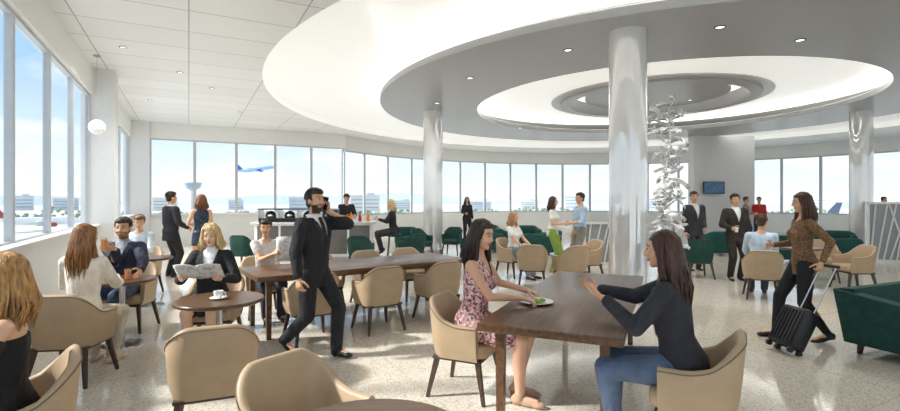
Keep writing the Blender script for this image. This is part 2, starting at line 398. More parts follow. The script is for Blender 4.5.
    if st=='short':
        c.ell(hpnt(0,.02,.085),sc3((.07,.075,.05)),fr3); c.ell(hpnt(0,-.05,-.02),sc3((.072,.058,.07)),fr3)
        g=remesh(c,min(vox,.011),2)
        def pr(p):
            q=p-hc; a,y,z=q.dot(hx)/hs,q.dot(hf)/hs,q.dot(hu)/hs
            return (y>.03 and z<.066) or (y>-.005 and z<.0) or z<-.075
        g=cut(g,pr)
        bm=bmesh.new(); bm.from_mesh(g); y=MB(); y.bm.free(); y.bm=bm
        for i in range(90):
            az=rr.uniform(-math.pi,math.pi); fa=math.cos(az); pm=(.62 if fa>.3 else 1.5); po=rr.uniform(.05,pm)
            a0=scalp(az,po,1.01); a1=scalp(az+rr.uniform(-.15,.15),po+.22,1.05); a2=scalp(az+rr.uniform(-.3,.3),po+.42,1.045 if po+.42<pm+.3 else 1.09)
            y.tube([a0,a1,a2],[.006*hs,.0055*hs,.002*hs],5)
        bm.to_mesh(g); bm.free()
    else:
        L=hair[2] if len(hair)>2 else .3
        for q in (-1,-.5,0,.5,1):
            p0=hpnt(q*.058,-.06+.015*abs(q),.03); p1=hpnt(q*.082,-.075+.03*abs(q),-.09); L2=L*rr.uniform(.88,1.08); p2=p1-t*(L2-.09)*s+r*q*rr.uniform(.0,.03)*s-f*(.02 if abs(q)<1 else -.005)*s
            pm=p1.lerp(p2,.5)+r*rr.uniform(-.012,.012)*s+f*rr.uniform(-.012,.008)*s
            c.cap(p0,p1,.048*hs,.046*hs); c.cap(p1,pm,.046*hs,.040*hs); c.cap(pm,p2,.040*hs,.020*hs)
        for q in (-1,1): 
            c.cap(hpnt(q*.055,.03,.08),hpnt(q*.082,.012,-.05),.03*hs,.026*hs); pe=hpnt(q*.09,.012,-.05)-t*max(.02,L-.14)*s+f*.02
            c.cap(hpnt(q*.082,.012,-.05),pe,.028*hs,.018*hs)
        g=remesh(c,min(vox,.011),2)
        def pr(p):
            q=p-hc; a,y,z=q.dot(hx)/hs,q.dot(hf)/hs,q.dot(hu)/hs
            return y>.045 and z<.07 and abs(a)<.062
        g=cut(g,pr)
        bm=bmesh.new(); bm.from_mesh(g); y=MB(); y.bm.free(); y.bm=bm
        for i in range(150):
            az=math.pi+rr.uniform(-2.05,2.05); az0=az*.6+math.pi*.4 if abs(az-math.pi)<1.7 else az
            pts=[scalp(az0,.12,1.01),scalp(az,.7,1.03),scalp(az,1.25,1.04)]
            ex=math.sin(az); ey=math.cos(az); p1=hpnt(.122*ex,-.035+.105*ey if ey<0 else .012,-.09); Lq=L*rr.uniform(.65,1.15)
            jx=rr.uniform(-.028,.028); jy=rr.uniform(-.02,.012)
            pts+=[p1,p1.lerp(p1-t*(Lq-.09)*s,.5)+r*jx*s+f*jy*s,p1-t*(Lq-.09)*s-r*ex*.03*s+r*jx*.7*s-f*ey*.02*s]
            y.tube(pts,[.004*hs,.006*hs,.007*hs,.0075*hs,.006*hs,.0016*hs],5)
        bm.to_mesh(g); bm.free()
    link('hair',g,hairm(hair[1]),root,ang=None)
    if beard:
        def pb(p):
            q=p-hc; a,y,z=q.dot(hx)/hs,q.dot(hf)/hs,q.dot(hu)/hs
            return y>.0 and -.13<z<-.03 and not(abs(a)<.03 and -.07<z<-.045) and (z<-.042 if abs(a)>.035 else z<-.070 or z>-.047 and z<-.038) and abs(a)<.09 and (hc-p).length<.16
        link('beard',patch(me,pb,.004),hairm(beard),root,ang=None)
    m4=Matrix.Translation(loc)@Matrix.Rotation(rz,4,'Z'); m3_=m4.to_3x3()
    root_h[root.name]={q:(m4@(HAND[q][0]+HAND[q][1]*.085*HAND[q][4]+HAND[q][2]*.025*HAND[q][4]),m3_@HAND[q][1],m3_@HAND[q][2]) for q in (1,-1)}
    return root
JK=lambda c,v=.27,hem=-.12,lap=None:dict(kind='jacket',col=c,sleeve='long',neck=('v',v),hem=hem,lap=lap or c)
TR=lambda c,**k:dict(kind='trousers',col=c,**k)
floral=M('floral_print','d8a0a0',.8,pattern=(52,['dcaea8','5a4656','b8707a','ecd9d2','9a6068','d29a98','e6c4bc','dcaea8']))
animal=M('animal_print','8a6a48',.7,pattern=(95,['75583c','4e3828','86643f','684c33','946f4c']))
sequin=M('sequin_print','2a3340',.35,pattern=(60,['1c2230','2f4258','10141c','44596e','222a36']))
# near people -------------------------------------------------
TC=V((1.22,4.57,0)); TL=V((.408,.913,0)); TW=V((.913,-.408,0))
w16=person('seated woman in a sleeveless pink floral print dress eating at the brown table',(.20,4.17,0),(.913,-.408),H=1.86,fem=True,sit=True,pz=.60,lean=.10,vox=.009,
  hr=(.60,4.06,.83,0),hl=(.70,4.40,.83,0),fr=((.1,.44,.085),(0,1,-.0)),fl=((-.1,.36,.085),(0,1,0)),head=(-.3,.20),
  top=dict(kind='dress',mat=floral,col='d8a0a0',sleeve='none',neck=('v',.37),skirt=.78,hem=-.08),hair=('long','2e1c15',.30),skin='e8b596',shoes='c9a68a',heel=True,dr=(0,1,-.25),dl=(.2,1,-.2),nr=(0,-.2,-1),nl=(0,-.2,-1))
w17=person('seated woman in dark grey jacket and blue jeans gesturing across the brown table',(1.50,3.14,0),(-.86,.51),H=1.82,fem=True,sit=True,pz=.585,lean=.16,vox=.009,
  hl=(1.02,3.20,1.00,0),hr=(1.12,3.66,.98,0),fr=((.1,.46,.085),(0,1,0)),fl=((-.08,.40,.085),(0,1,0)),head=(.15,.08),
  top=dict(kind='jacket',col='303037',sleeve='long',neck=('v',.20),hem=-.10,e=.022,lap='44444d'),shirt='6a626a',bottom=TR('5c6d87'),hair=('long','4a2e20',.36),skin='e3b08c',shoes='3a2a22',curl=(.28,.22),nl=(.5,.1,1),dl=(.1,1,.25),nr=(-.5,.1,1),dr=(-.1,1,.3),el=(-.5,-.6,-1),er=(.5,-.6,-1))
w1=person('blonde woman in black off shoulder top seated at left edge of the photo',(-2.28,2.48,0),(-.78,-.62),H=1.72,fem=True,sit=True,lean=.0,vox=.009,pz=.555,
  top=dict(kind='top',col='17171a',sleeve='off',htop=.41,hem=-.06,neck=('round',.02)),bottom=TR('22222a'),hair=('long','b88a52',.26),skin='e6b797',head=(-.75,.05),shoes='1a1a1a')
w2=person('long haired woman in cream jacket seated with her back turned at small table',(-3.50,4.62,0),(-.12,1),H=1.77,fem=True,sit=True,pz=.575,lean=.05,vox=.010,
  top=dict(kind='jacket',col='eee5d6',sleeve='long',neck=('round',.075),hem=-.10,e=.016),bottom=TR('cfc4b0'),hair=('long','9a6a40',.38),skin='e3b492',hr=(.12,.42,.80),hl=(-.18,.40,.80),head=(-.45,.05),shoes='d8c8b0',heel=True,fr=((.1,.3,.085),(.2,1,0)),fl=((-.1,.35,.085),(-.1,1,0)))
m3=person('man in navy jacket and grey shirt holding a glass of orange juice',(-4.10,6.12,0),(.12,-1),H=1.80,sit=True,lean=.06,vox=.010,
  top=JK('2a2f45',.24,-.08),shirt='a9afb5',bottom=TR('44536e'),hair=('short','3a281c'),skin='e0ae8a',hr=(-3.95,5.72,1.06,0),hl=(-3.64,5.70,.82,0),head=(.15,.05),curl=(.85,.35),nr=(.2,1,0),dr=(.8,.3,.2),beard='8a6a52')
w7=person('blonde woman in black suit reading a magazine at the round table',(-2.60,5.30,0),(.18,-1),H=1.76,fem=True,sit=True,lean=.05,vox=.010,
  top=JK('1f1f24',.24,-.08),shirt='f0f0ee',bottom=dict(kind='skirt',col='1b1b1f'),hair=('long','dcba82',.20),skin='ecc0a0',head=(.05,.30),hr=(.19,.36,.84),hl=(-.19,.36,.84),curl=(.7,.7),nr=(-.7,.2,.6),nl=(.7,.2,.6),dr=(-.2,.8,.3),dl=(.2,.8,.3))
p8=person('dark haired woman in pale top reading newspaper at end of long table',(-2.64,6.92,0),(.58,-.815),H=1.72,fem=True,sit=True,lean=.08,vox=.011,
  top=dict(kind='top',col='d9d4cf',sleeve='short',neck=('round',.08),hem=-.04),bottom=TR('2b3442'),hair=('short','2a1a12'),skin='e0ad88',head=(-.3,.2),hr=(.0,.42,.92),hl=(-.36,.32,.92),curl=(.8,.8))
m9=person('bearded man in black suit walking while talking on the phone',(-1.46,5.20,0),(.90,-.43),H=1.80,vox=.009,pz=.905,lean=.03,
  fr=((-1.78,5.24,.15,0),(0,1,-.55)),fl=((-1.20,5.12,.085,0),(0,1,.05)),hl=(-.13,.09,1.53),hr=(.30,.06,.86),el=(-.45,.25,-1),
  top=JK('1e1e23',.25,-.17,'2a2a30'),shirt='efefef',tie='24242c',bottom=TR('1d1d22',cuff=.062),hair=('short','2e211a'),skin='dcaa86',beard='3a2a20',head=(-.1,-.04),curl=(.5,.8),nl=(1,0,0),dl=(.1,.1,1),shoes='141414')
w22=person('long haired woman in brown patterned blouse walking with a black suitcase',(4.16,5.72,0),(-.9,.22),H=1.74,fem=True,vox=.010,pz=.91,
  hl=(4.14,5.40,.95,0),hr=(.16,.26,1.10),fr=((.07,.26,.085),(0,1,0)),fl=((-.07,-.22,.11),(0,1,-.3)),
  top=dict(kind='top',mat=animal,col='8a6a48',sleeve='long',neck=('round',.08),hem=-.14,e=.010),bottom=TR('1f1f22',cuff=.042,e=.008),hair=('long','4a2c1d',.30),skin='e0ad88',head=(.05,.12),shoes='151515',heel=True,curl=(.7,.9))
m21=person('man in pale blue shirt seated with back turned in a beige chair',(5.30,8.25,0),(.35,.75),H=1.74,sit=True,lean=.08,vox=.012,
  top=dict(kind='shirt',col='c4d5e4',sleeve='long',hem=-.06,neck=('round',.07)),bottom=TR('3a4656'),hair=('short','4a382a'),skin='e0ad8a',head=(-.4,.1))
m19=person('tall man in dark grey suit with open white shirt standing behind',(5.74,11.4,0),(.1,-1),H=1.83,vox=.014,
  top=JK('3c3d43',.22,-.16),shirt='f4f4f1',bottom=TR('35363b',cuff=.062),hair=('short','2a1c14'),skin='dfab86',head=(-.3,.0),hl=(-.14,.2,1.0))
m20=person('man in dark brown suit and white shirt standing with a cup',(5.88,10.0,0),(-.05,-1),H=1.76,vox=.013,
  top=JK('332d29',.26,-.16),shirt='efece6',bottom=TR('2e2926',cuff=.062),hair=('short','2a1a10'),skin='dfab86',head=(-.1,.0),hr=(.2,.26,1.08),curl=(.8,.4))
w14=person('woman in white top and olive green trousers chatting with a man',(2.36,11.1,0),(.75,-.35),H=1.72,fem=True,vox=.014,
  top=dict(kind='top',col='efece6',sleeve='short',neck=('round',.08),hem=-.06),bottom=TR('8aa648',cuff=.045),hair=('long','4a3020',.24),skin='e0ad88',hr=(.12,.26,1.12),head=(.1,.05),shoes='b08a60')
m15=person('man in light blue shirt standing talking to the woman in green trousers',(3.02,11.25,0),(-1,-.25),H=1.80,vox=.014,
  top=dict(kind='shirt',col='b4cde6',sleeve='34',neck=('round',.07),hem=-.08),bottom=TR('958f84',cuff=.06),hair=('short','3a2c20'),skin='dfab86',hl=(-.12,.3,1.12),head=(0,.05))
m5=person('man in black suit standing with his back turned near the window',(-5.98,10.4,0),(.55,.85),H=1.81,vox=.013,
  top=JK('24242a',.25,-.17),shirt='e6e6e6',bottom=TR('222227',cuff=.06),hair=('short','2a1c14'),skin='dfab86',hr=(.2,.25,1.05),head=(-.1,0))
w6=person('woman in short sparkling blue black dress standing beside the suited man',(-5.28,10.3,0),(-.55,.8),H=1.76,fem=True,vox=.013,
  top=dict(kind='dress',mat=sequin,col='2a3340',sleeve='none',neck=('v',.36),skirt=.24,hem=-.02,e=.010),hair=('long','7a4c2c',.20),skin='e3b08c',hl=(-.16,.26,1.12),head=(.2,0),shoes='1a1a1a',heel=True)
m4=person('man in white shirt seated beyond the juice drinker by the window',(-5.35,8.35,0),(.2,-1),H=1.74,sit=True,vox=.013,
  top=dict(kind='shirt',col='d6e0e8',sleeve='long',neck=('round',.07),hem=-.06),bottom=TR('4a5666'),hair=('short','7a583a'),skin='e0ad8a',head=(.3,.25),hr=(.1,.36,.8),hl=(-.12,.36,.8))
b10=person('bartender in black shirt standing behind the bar counter',(-3.18,14.9,0),(.5,-.9),H=1.82,vox=.016,
  top=dict(kind='shirt',col='222226',sleeve='34',neck=('round',.07),hem=-.08),bottom=TR('1a1a1a'),hair=('short','1e1612'),skin='d8a480',hr=(.14,.34,1.15),hl=(-.16,.34,1.15),head=(0,.2))
w11=person('blonde woman in black clothes seated on a stool at the end of the bar',(-1.50,12.9,0),(-.9,-.15),H=1.74,fem=True,vox=.014,sit=True,pz=.84,lean=.10,
  top=dict(kind='top',col='222226',sleeve='long',neck=('round',.08),hem=-.08),bottom=TR('303035',cuff=.045),hair=('long','e0c08c',.24),skin='e6b797',hr=(.12,.42,1.14),hl=(-.12,.40,1.14),fr=((.1,.30,.36),(0,1,-.3)),fl=((-.1,.34,.33),(0,1,-.3)),head=(.2,.15))
w13=person('blonde woman in white top seated in the middle of the lounge',(1.36,10.4,0),(.6,-.5),H=1.74,fem=True,sit=True,vox=.014,
  top=dict(kind='top',col='f0ede8',sleeve='short',neck=('round',.08),hem=-.04),bottom=TR('8a94a0'),hair=('long','b4865a',.24),skin='e3b08c',head=(.1,.05))
far=[('far woman in black dress standing near the curved windows',D(467,20,0),(.2,-1),True,'22222a','22222a'),
     ('far person in red sweater standing beside the grey wall',D(759,20.2,0),(-.6,-1),False,'c0382f','2a2f3a'),
     ('far person in red top standing by the right windows',D(884,20.0,0),(.2,-1),False,'b04034','23262e'),
     ('far person in grey coat standing in front of the grey wall',D(746,19.6,0),(.6,-.6),False,'9a8a7a','2a2a2e')]
for lb,p,fc,fm,c1,c2 in far:
    person(lb,p,fc,H=1.76,fem=fm,vox=.02,top=dict(kind='shirt',col=c1,sleeve='long',neck=('round',.07),hem=-.1),bottom=TR(c2),hair=('long' if fm else 'short','3a281c',.25),hr=(.14,.3,1.1))
# ------------------------------------------------------------ furniture
wood_dark=woodmat('walnut','66482f',.28); leg_wood=M('leg_wood','4a372c',.4,var=.2,scale=30)
beige=M('beige_leather','b9a081',.5,var=.05,scale=8,bump=.12); green=M('green_velvet','0d4038',.75,var=.25,scale=10,bump=.2)
teal=M('teal_fabric','184e49',.8,var=.2,scale=10,bump=.2); steel=M('brushed_steel','c4c6c8',.25,1,var=.05)
def upath(a,b,front,rc):
    pts=[]
    n=6
    for i in range(n): pts.append((V((a,front+( -b+rc-front)*i/n,0)),V((1,0,0))))
    for i in range(9):
        q=R(90*i/8); pts.append((V((a-rc+rc*math.cos(q),-b+rc-rc*math.sin(q),0)),V((math.cos(q),-math.sin(q),0))))
    for i in range(1,5): pts.append((V((a-rc-(a-rc)*i/4,-b,0)),V((0,-1,0))))
    return pts+[(V((-p.x,p.y,0)),V((-nn.x,nn.y,0))) for p,nn in pts[::-1][1:]]
def uheight(i,L,ztb,zta):
    u=abs(2*i/L-1); k=min(1,max(0,(u-.22)/.62)); k=k*k*(3-2*k); return ztb+(zta-ztb)*k
def ushell(mb,a,b,front,rc,zb,ztb,zta,th,fl):
    full=upath(a,b,front,rc); L=len(full)-1; rings=[]
    for i,(p,nn) in enumerate(full):
        zt=uheight(i,L,ztb,zta)
        def at(z,o):
            g=(z-zb)/(ztb-zb); return p+nn*(fl*g-fl*.4+o)+V((0,0,z))
        h=zt-zb; e=th*.42
        rings.append([at(zb,-.01),at(zb+h*.25,.004),at(zb+h*.6,.004),at(zt-e,0),at(zt-e*.35,-th*.14),at(zt,-th*.5),at(zt-e*.35,-th*.86),at(zt-e,-th),at(zb+h*.6,-th*1.04),at(zb+h*.25,-th*1.1),at(zb,-th)])
    mb.loft(rings)
def upiping(mb,a,b,front,rc,zb,ztb,zta,th,fl,r=.004):
    full=upath(a,b,front,rc); L=len(full)-1; pts=[]
    for i,(p,nn) in enumerate(full):
        zt=uheight(i,L,ztb,zta); z=zt-th*.42; g=(z-zb)/(ztb-zb); pts.append(p+nn*(fl*g-fl*.4+.0015)+V((0,0,z)))
    mb.tube(pts,r,6)
def seat_loft(mb,w,d,z0,z1,cy=0,rc=.09):
    def rr(z,k):
        o=[]
        for cx,sy,q0 in ((1,1,0),(-1,1,90),(-1,-1,180),(1,-1,270)):
            for i in range(5):
                q=R(q0+90*i/4); o.append(V((cx*(w/2-rc)+ (rc)*math.cos(q),cy+sy*(d/2-rc)+rc*math.sin(q),0)))
        return [V((v.x*k,cy+(v.y-cy)*k,z)) for v in o]
    mb.loft([rr(z0,.96),rr(z0+.015,1),rr(z1-.03,1),rr(z1-.01,.975),rr(z1,.9)])
seamm=M('seam_brown','7d6a54',.6,var=.1); seamg=M('seam_green','082a25',.7,var=.1)
def make_chair(m,label,loc,rz):
    t=empty('dining_chair',loc,rz,label,'chair')
    A=(.275,.27,.17,.15,.34,.83,.63,.05,.05)
    s=MB(); ushell(s,*A); s.build('backrest',m,t,ang=60)
    s=MB(); upiping(s,*A); s.build('piping',seamm if m is beige else seamg,t)
    s=MB(); seat_loft(s,.47,.47,.36,.47,.0); s.build('seat',m,t,ang=60)
    s=MB(); s.box((0,-.02,.335),(.47,.43,.03),bev=.008); s.build('base_frame',leg_wood,t)
    for sx in (1,-1):
        for sy in (1,-1):
            s=MB(); s.sq((sx*.20,sy*.18-.02,.335),(sx*.25,sy*.25-.02,0),.042,.026); s.build('leg',leg_wood,t)
    return t
protos={}
def chair(loc,face,label,m=beige,group=None):
    loc=V((loc[0],loc[1],0)); rz=yaw(face)
    if m.name not in protos: protos[m.name]=make_chair(m,label,loc,rz); o=protos[m.name]
    else: o=dup(protos[m.name],loc,rz,label)
    if 'group' in o: del o['group']
    if group: o['group']=group
    return o
NG='chairs along the long table'
chair((-1.66,3.42),(-.42,1),'beige tub dining chair with its back turned in front of the round table')
chair((-.70,2.42),(.75,-.55),'large beige chair at the bottom edge facing the nearest round tabletop')
chair((-3.47,4.48),(-.12,1),'beige chair under the woman in the cream jacket')
chair((-2.27,2.49),(-.78,-.62),'beige chair under the blonde woman in black at left edge')
chair((.16,4.19),(.913,-.408),'beige chair under the woman in the floral dress')
chair((1.55,3.11),(-.86,.51),'beige chair under the woman in dark jacket and jeans')
chair((-2.61,5.36),(.18,-1),'beige chair under the blonde woman reading a magazine')
chair((-4.10,6.18),(.12,-1),'beige chair under the man with the orange juice')
chair((-5.35,8.41),(.2,-1),'beige chair under the man in white shirt by the window')
chair((-2.68,6.97),(.58,-.815),'beige chair under the newspaper reader at the long table')
LN=V((-2.19,5.53,0)); LD=V((.815,.58,0)); LO=V((.58,-.815,0))
for tt,lb in ((.55,'near side chair at long table, behind the walking man'),(1.43,'middle beige chair on the near side of the long table'),(2.35,'beige chair on near side of long table at its right end')):
    p=LN+LD*tt+LO*.16; chair(p,(-.58,.815),lb,group=NG)
for tt,lb in ((1.25,'far side beige chair at long table behind the walking man'),(2.05,'far side beige chair at the middle of the long table'),(2.8,'far side beige chair at the right end of the long table')):
    p=LN+LD*tt-LO*1.25; chair(p,(.58,-.815),lb,group=NG)
chair((5.26,8.18),(.35,.75),'beige chair under the man in pale blue shirt')
chair(D(852,8.9),(-1,.1),'empty beige chair at right facing left beside the right column')
chair(D(822,9.9),(-.5,-.9),'empty beige chair partly hidden behind the walking woman')
chair((1.33,10.46),(.6,-.5),'beige chair under the blonde woman in white')
chair(D(532,9.2),(.15,1),'empty beige chair with back turned beyond the long table')
chair(D(586,10.0),(-.85,-.3),'empty beige chair left of the large column facing left')
chair(D(570,9.0),(-.3,.9),'empty beige chair just beyond the far end of the brown table')
gl=['dark green dining chair left of the walking man near the bar','dark green dining chair in front of the bar counter','dark green chair next to the woman seated at the bar','dark green dining chair left of the slim column','dark green dining chair behind the slim column','dark green chair just right of the slim column','dark green chair in front of the suited man']
for (px,d,fc),lb in zip(((245,11.6,(.2,1)),(361,11.4,(.1,1)),(412,12.2,(-.6,.6)),(422,13.9,(.5,-.5)),(452,14.6,(-.3,-.9)),(470,13.2,(-.8,.3)),(697,10.3,(.1,1))),gl):
    chair(D(px,d),fc,lb,green)
# bar stool
t=empty('bar_stool',V((-1.48,12.9,0)),yaw((-.9,-.15)),'tall bar stool under the blonde woman at the bar','stool')
s=MB(); seat_loft(s,.38,.38,.68,.745,0,.12); s.build('seat',green,t)
for sx in (1,-1):
    for sy in (1,-1): MB().sq((sx*.13,sy*.13,.69),(sx*.19,sy*.19,0),.035,.026).build('leg',leg_wood,t)
s=MB(); q4=[(.17,.17),(-.17,.17),(-.17,-.17),(.17,-.17)]
for a,b in zip(q4,q4[1:]+q4[:1]): s.tube([(a[0],a[1],.26),(b[0],b[1],.26)],.01,8)
s.build('foot_rail',steel,t)
# tables
def rect_table(label,c,rz,L,Wd,leg):
    t=empty('dining_table',c,rz,label,'table')
    s=MB(); s.box((0,0,.735),(L,Wd,.06),bev=.006); s.build('tabletop',wood_dark,t)
    s=MB()
    s.box((0,Wd/2-.12,.69),(L-.3,.025,.035)); s.box((0,-Wd/2+.12,.69),(L-.3,.025,.035)); s.box((L/2-.15,0,.69),(.025,Wd-.24,.035)); s.box((-L/2+.15,0,.69),(.025,Wd-.24,.035)); s.build('apron',wood_dark,t)
    for sx in (1,-1):
        for sy in (1,-1):
            s=MB(); s.sq((sx*(L/2-.16),sy*(Wd/2-.13),.705),(sx*(L/2-.16),sy*(Wd/2-.13),0),leg,leg*.8); s.build('leg',wood_dark,t)
    return t
rect_table('large dark brown dining table in the right foreground with a plate',TC,math.atan2(.913,.408),2.8,1.0,.066)
rect_table('long dark brown table behind the walking man',LN+LD*1.52-LO*.53,math.atan2(.58,.815),3.05,1.04,.066)
def round_table(label,c,r):
    t=empty('round_table',c,0,label,'table')
    MB().lathe([(.001,.715),(r-.02,.715),(r,.725),(r,.745),(r-.006,.752),(.001,.752)]).build('tabletop',wood_dark,t)
    MB().lathe([(.03,.715),(.03,.03)],n=20).build('pedestal',steel,t)
    MB().lathe([(.001,.035),(.06,.032),(r*.62,.014),(r*.64,.0),(.001,0)],n=36).build('base',steel,t)
    return t
T1=V((-2.10,4.42,0)); round_table('small round brown table with a white cup',T1,.38)
T2=P(122,279,.75); T2.z=0; round_table('small round table between the juice drinker and woman in cream',T2,.34)
T0=V((-.30,1.80,0)); round_table('round brown tabletop cut by the bottom edge of the photo',T0,.40)
T4=D(150,7.6); round_table('small round table next to the man in white shirt',T4,.32)
T5=D(800,9.2); round_table('small round table between beige chairs at right',T5,.36)
# green sofa
t=empty('sofa',V((5.24,5.2,0)),yaw((.38,-.92)),'low angular dark green velvet sofa at the right edge of the photo','sofa')
MB().box((0,.02,.2),(1.72,.84,.18),bev=.02).build('base',green,t)
for x in (-.37,.37): MB().box((x,.10,.365),(.72,.66,.15),bev=.035).build('seat_cushion',green,t)
s=MB(); s.loft([[V((-.86,-.40,.28)),V((.86,-.40,.28)),V((.86,-.20,.28)),V((-.86,-.20,.28))],[V((-.86,-.50,.68)),V((.86,-.50,.68)),V((.86,-.34,.70)),V((-.86,-.34,.70))]]); s.build('backrest',green,t)
for x in (-1,1):
    s=MB(); s.loft([[V((x*.74,-.42,.12)),V((x*.88,-.42,.12)),V((x*.88,.44,.12)),V((x*.74,.44,.12))],[V((x*.76,-.50,.68)),V((x*.93,-.50,.68)),V((x*.93,.42,.56)),V((x*.76,.42,.56))]]); s.build('armrest',green,t)
for sx in (1,-1):
    for sy in (1,-1): MB().sq((sx*.76,sy*.32,.12),(sx*.77,sy*.33,0),.05,.035).build('leg',leg_wood,t)
def make_arm(m,label,loc,rz,w=.42,name='armchair',cat='armchair'):
    t=empty(name,loc,rz,label,cat)
    s=MB(); ushell(s,w,.42,.36,.2,.07,.72,.62,.14,.05); s.build('backrest',m,t,ang=60)
    s=MB(); seat_loft(s,2*w-.22,.66,.12,.42,.03); s.build('seat',m,t,ang=60)
    for sx in (1,-1):
        for sy in (1,-1):
            s=MB(); s.sq((sx*(w-.08),sy*.28-.02,.12),(sx*(w-.07),sy*.3-.02,0),.05,.035); s.build('leg',leg_wood,t)
    return t
ar=make_arm(teal,'teal lounge armchair left of the slim column by windows',D(408,16.5),yaw((.3,-1)))
for px,d,fc,lb in ((487,18,(-.2,-1),'teal lounge armchair near the far woman in black'),(503,15.5,(.6,-.7),'teal lounge armchair behind the seated blonde woman'),(528,17.5,(0,-1),'teal lounge armchair right of the seated blonde'),(545,15,(-.6,.5),'teal lounge armchair behind the woman in green trousers'),(620,17,(.2,-1),'teal lounge armchair behind the large column'),(838,14.5,(-.6,-.8),'teal lounge armchair left of the right column'),(812,16,(.5,-.8),'teal lounge armchair behind walking woman'),(715,14.8,(0,1),'teal lounge armchair between the two suited men'),
    (781,13.2,(.2,1),'teal lounge armchair behind the seated man in pale blue shirt'),(836,12.2,(.1,1),'teal lounge armchair with back turned right of the walking woman'),(880,16.4,(-.4,-1),'teal lounge armchair right of the right column')):
    dup(ar,D(px,d),yaw(fc),lb)
# ------------------------------------------------------------ columns
colm=M('column_gloss','e8e8e8',.03,.35,var=.01,coat=1.)
for p,lb in ((V((2.92,7.96,0)),'thick glossy white round column behind the brown table'),(V((-.53,15.1,0)),'slim looking glossy column left of centre in the distance'),(V((12.8,15.1,0)),'glossy round column at the right side of the lounge')):
    t=empty('column',p,0,lb,'column')
    MB().lathe([(.30,.12),(.30,4.42)],n=64).build('shaft',colm,t)
    MB().lathe([(.001,.12),(.325,.12),(.325,0),(.001,0)],n=64).build('base_ring',steel,t)
# sculpture
sm=M('sculpture_silver','fbfbfb',.25,.05,var=.02,scale=20)
t=empty('sculpture',D(668,9.3),0,'tall silvery white sculpture of lacy curling sheets beside the large column','sculpture')
MB().lathe([(.001,.42),(.16,.42),(.18,.4),(.22,.02),(.22,0),(.001,0)],n=32).build('pedestal',M('ped','ececec',.3,var=.02),t)
MB().tube([(0,0,.4),(.06,0,1.2),(-.06,.03,2.0),(.05,0,2.8),(0,0,3.4)],[.03,.025,.02,.016,.01]).build('mast',sm,t)
rg=random.Random(9)
for i in range(72):
    z=.6+2.85*(i/71)**.92; q=i*2.4+rg.uniform(-.6,.6); L=rg.uniform(.28,.52)*(1.2 if z>2.6 else 1); w=rg.uniform(.02,.06); dv=V((math.cos(q),math.sin(q),0)); sd=V((-math.sin(q),math.cos(q),0)); tl_=rg.uniform(-.3,1.5); ph=rg.uniform(0,6)
    g=[]; ev=[rg.uniform(.2,1.5) for _ in range(26)]
    for a in range(13):
        u=a/12; c=V((.07*math.sin(z*3.1),.05*math.cos(z*2.3),z))+dv*(L*u*(1-.3*u))+V((0,0,1))*L*(tl_*u-.6*u*u)*.8+sd*.12*math.sin(u*4.5+ph); ww=w*(.35+.65*math.sin(math.pi*min(1,.1+u*.85)))
        g.append([c+sd*ww*k*(ev[a] if k<0 else ev[a+13])+V((0,0,1))*(.03*math.sin(k*5+u*7+i))+dv*.03*math.cos(k*6+i+u*4) for k in (-1,-.5,0,.5,1)])
    MB().loft(g,closed=False,caps=False).build('sheet',sm,t,ang=None)
# ------------------------------------------------------------ small items
cer=M('white_ceramic','f5f4f1',.2,var=.02); paper=M('newsprint','e4e2dd',.8,pattern=(60,['f0eeea','e6e4df','d6d4cf','f4f2ee','c8c6c2'])); juice=M('orange_juice','f5941f',.3,var=.05); black=M('black_plastic','1b1b1e',.35,var=.1)
cg=glassmat('clear_glass',(.97,.98,.98),.12)
def glass_juice(loc,label,h=.13):
    t=empty('juice_glass',loc,0,label,'glass'); MB().lathe([(.001,.004),(.030,.004),(.037,h),(.034,h),(.028,.01),(.001,.01)],n=24).build('glass',cg,t)
    MB().lathe([(.001,.012),(.0275,.012),(.033,h*.85),(.001,h*.85)],n=24).build('juice',juice,t); return t
hp_=root_h[m3.name][1][0]; glass_juice(hp_-V((0,.045,.03)),'tall glass of orange juice raised by the man in navy',.17)
glass_juice(T2+V((.12,-.08,.752)),'glass of orange juice standing on the left table')
def cup(loc,label):
    t=empty('coffee_cup',loc,0,label,'cup'); MB().lathe([(.001,.012),(.025,.012),(.04,.04),(.042,.075),(.039,.075),(.036,.04),(.001,.02)],n=24).build('bowl',cer,t)
    MB().lathe([(.001,.0),(.04,0),(.075,.014),(.073,.018),(.04,.006),(.001,.006)],n=28).build('saucer',cer,t)
    MB().tube([(.04,0,.062),(.062,0,.06),(.066,0,.042),(.055,0,.028),(.038,0,.03)],.005).build('handle',cer,t); return t
cup(T1+V((.0,-.02,.752)),'white coffee cup and saucer on the round table')
cup(LN+LD*.9-LO*.6+V((0,0,.765)),'white coffee cup on the long brown table')
# plate with food
pl=V((.74,4.16,.766)); t=empty('dinner_plate',pl,0,'white plate on the brown table holding food','plate')
MB().lathe([(.001,0),(.08,0),(.145,.018),(.143,.022),(.08,.006),(.001,.006)],n=40).build('dish',cer,t)
t=empty('salad',pl+V((0,0,.006)),0,'green salad and yellow food heaped on the white plate','food')
for i in range(9):
    s=MB(); q=i*2.4; s.ell((math.cos(q)*.04*(i%3)/1.4,math.sin(q)*.04*(i%3)/1.4,.018+.006*(i%2)),(.026,.02,.015)); s.build('leaf' if i%3 else 'fruit_piece',M('salad_green','7fa840',.6,var=.3) if i%3 else M('food_yellow','ecc040',.5,var=.2),t)
h0=root_h[w16.name][1]; t=empty('fork',h0[0],0,'steel fork held by the woman in the floral dress','fork')
dv=(pl+V((0,0,.05))-h0[0]).normalized(); s=MB(); s.tube([-dv*.06,dv*.07],.004,6); s.build('handle',steel,t); s=MB()
sd=dv.cross(V((0,0,1))).normalized()
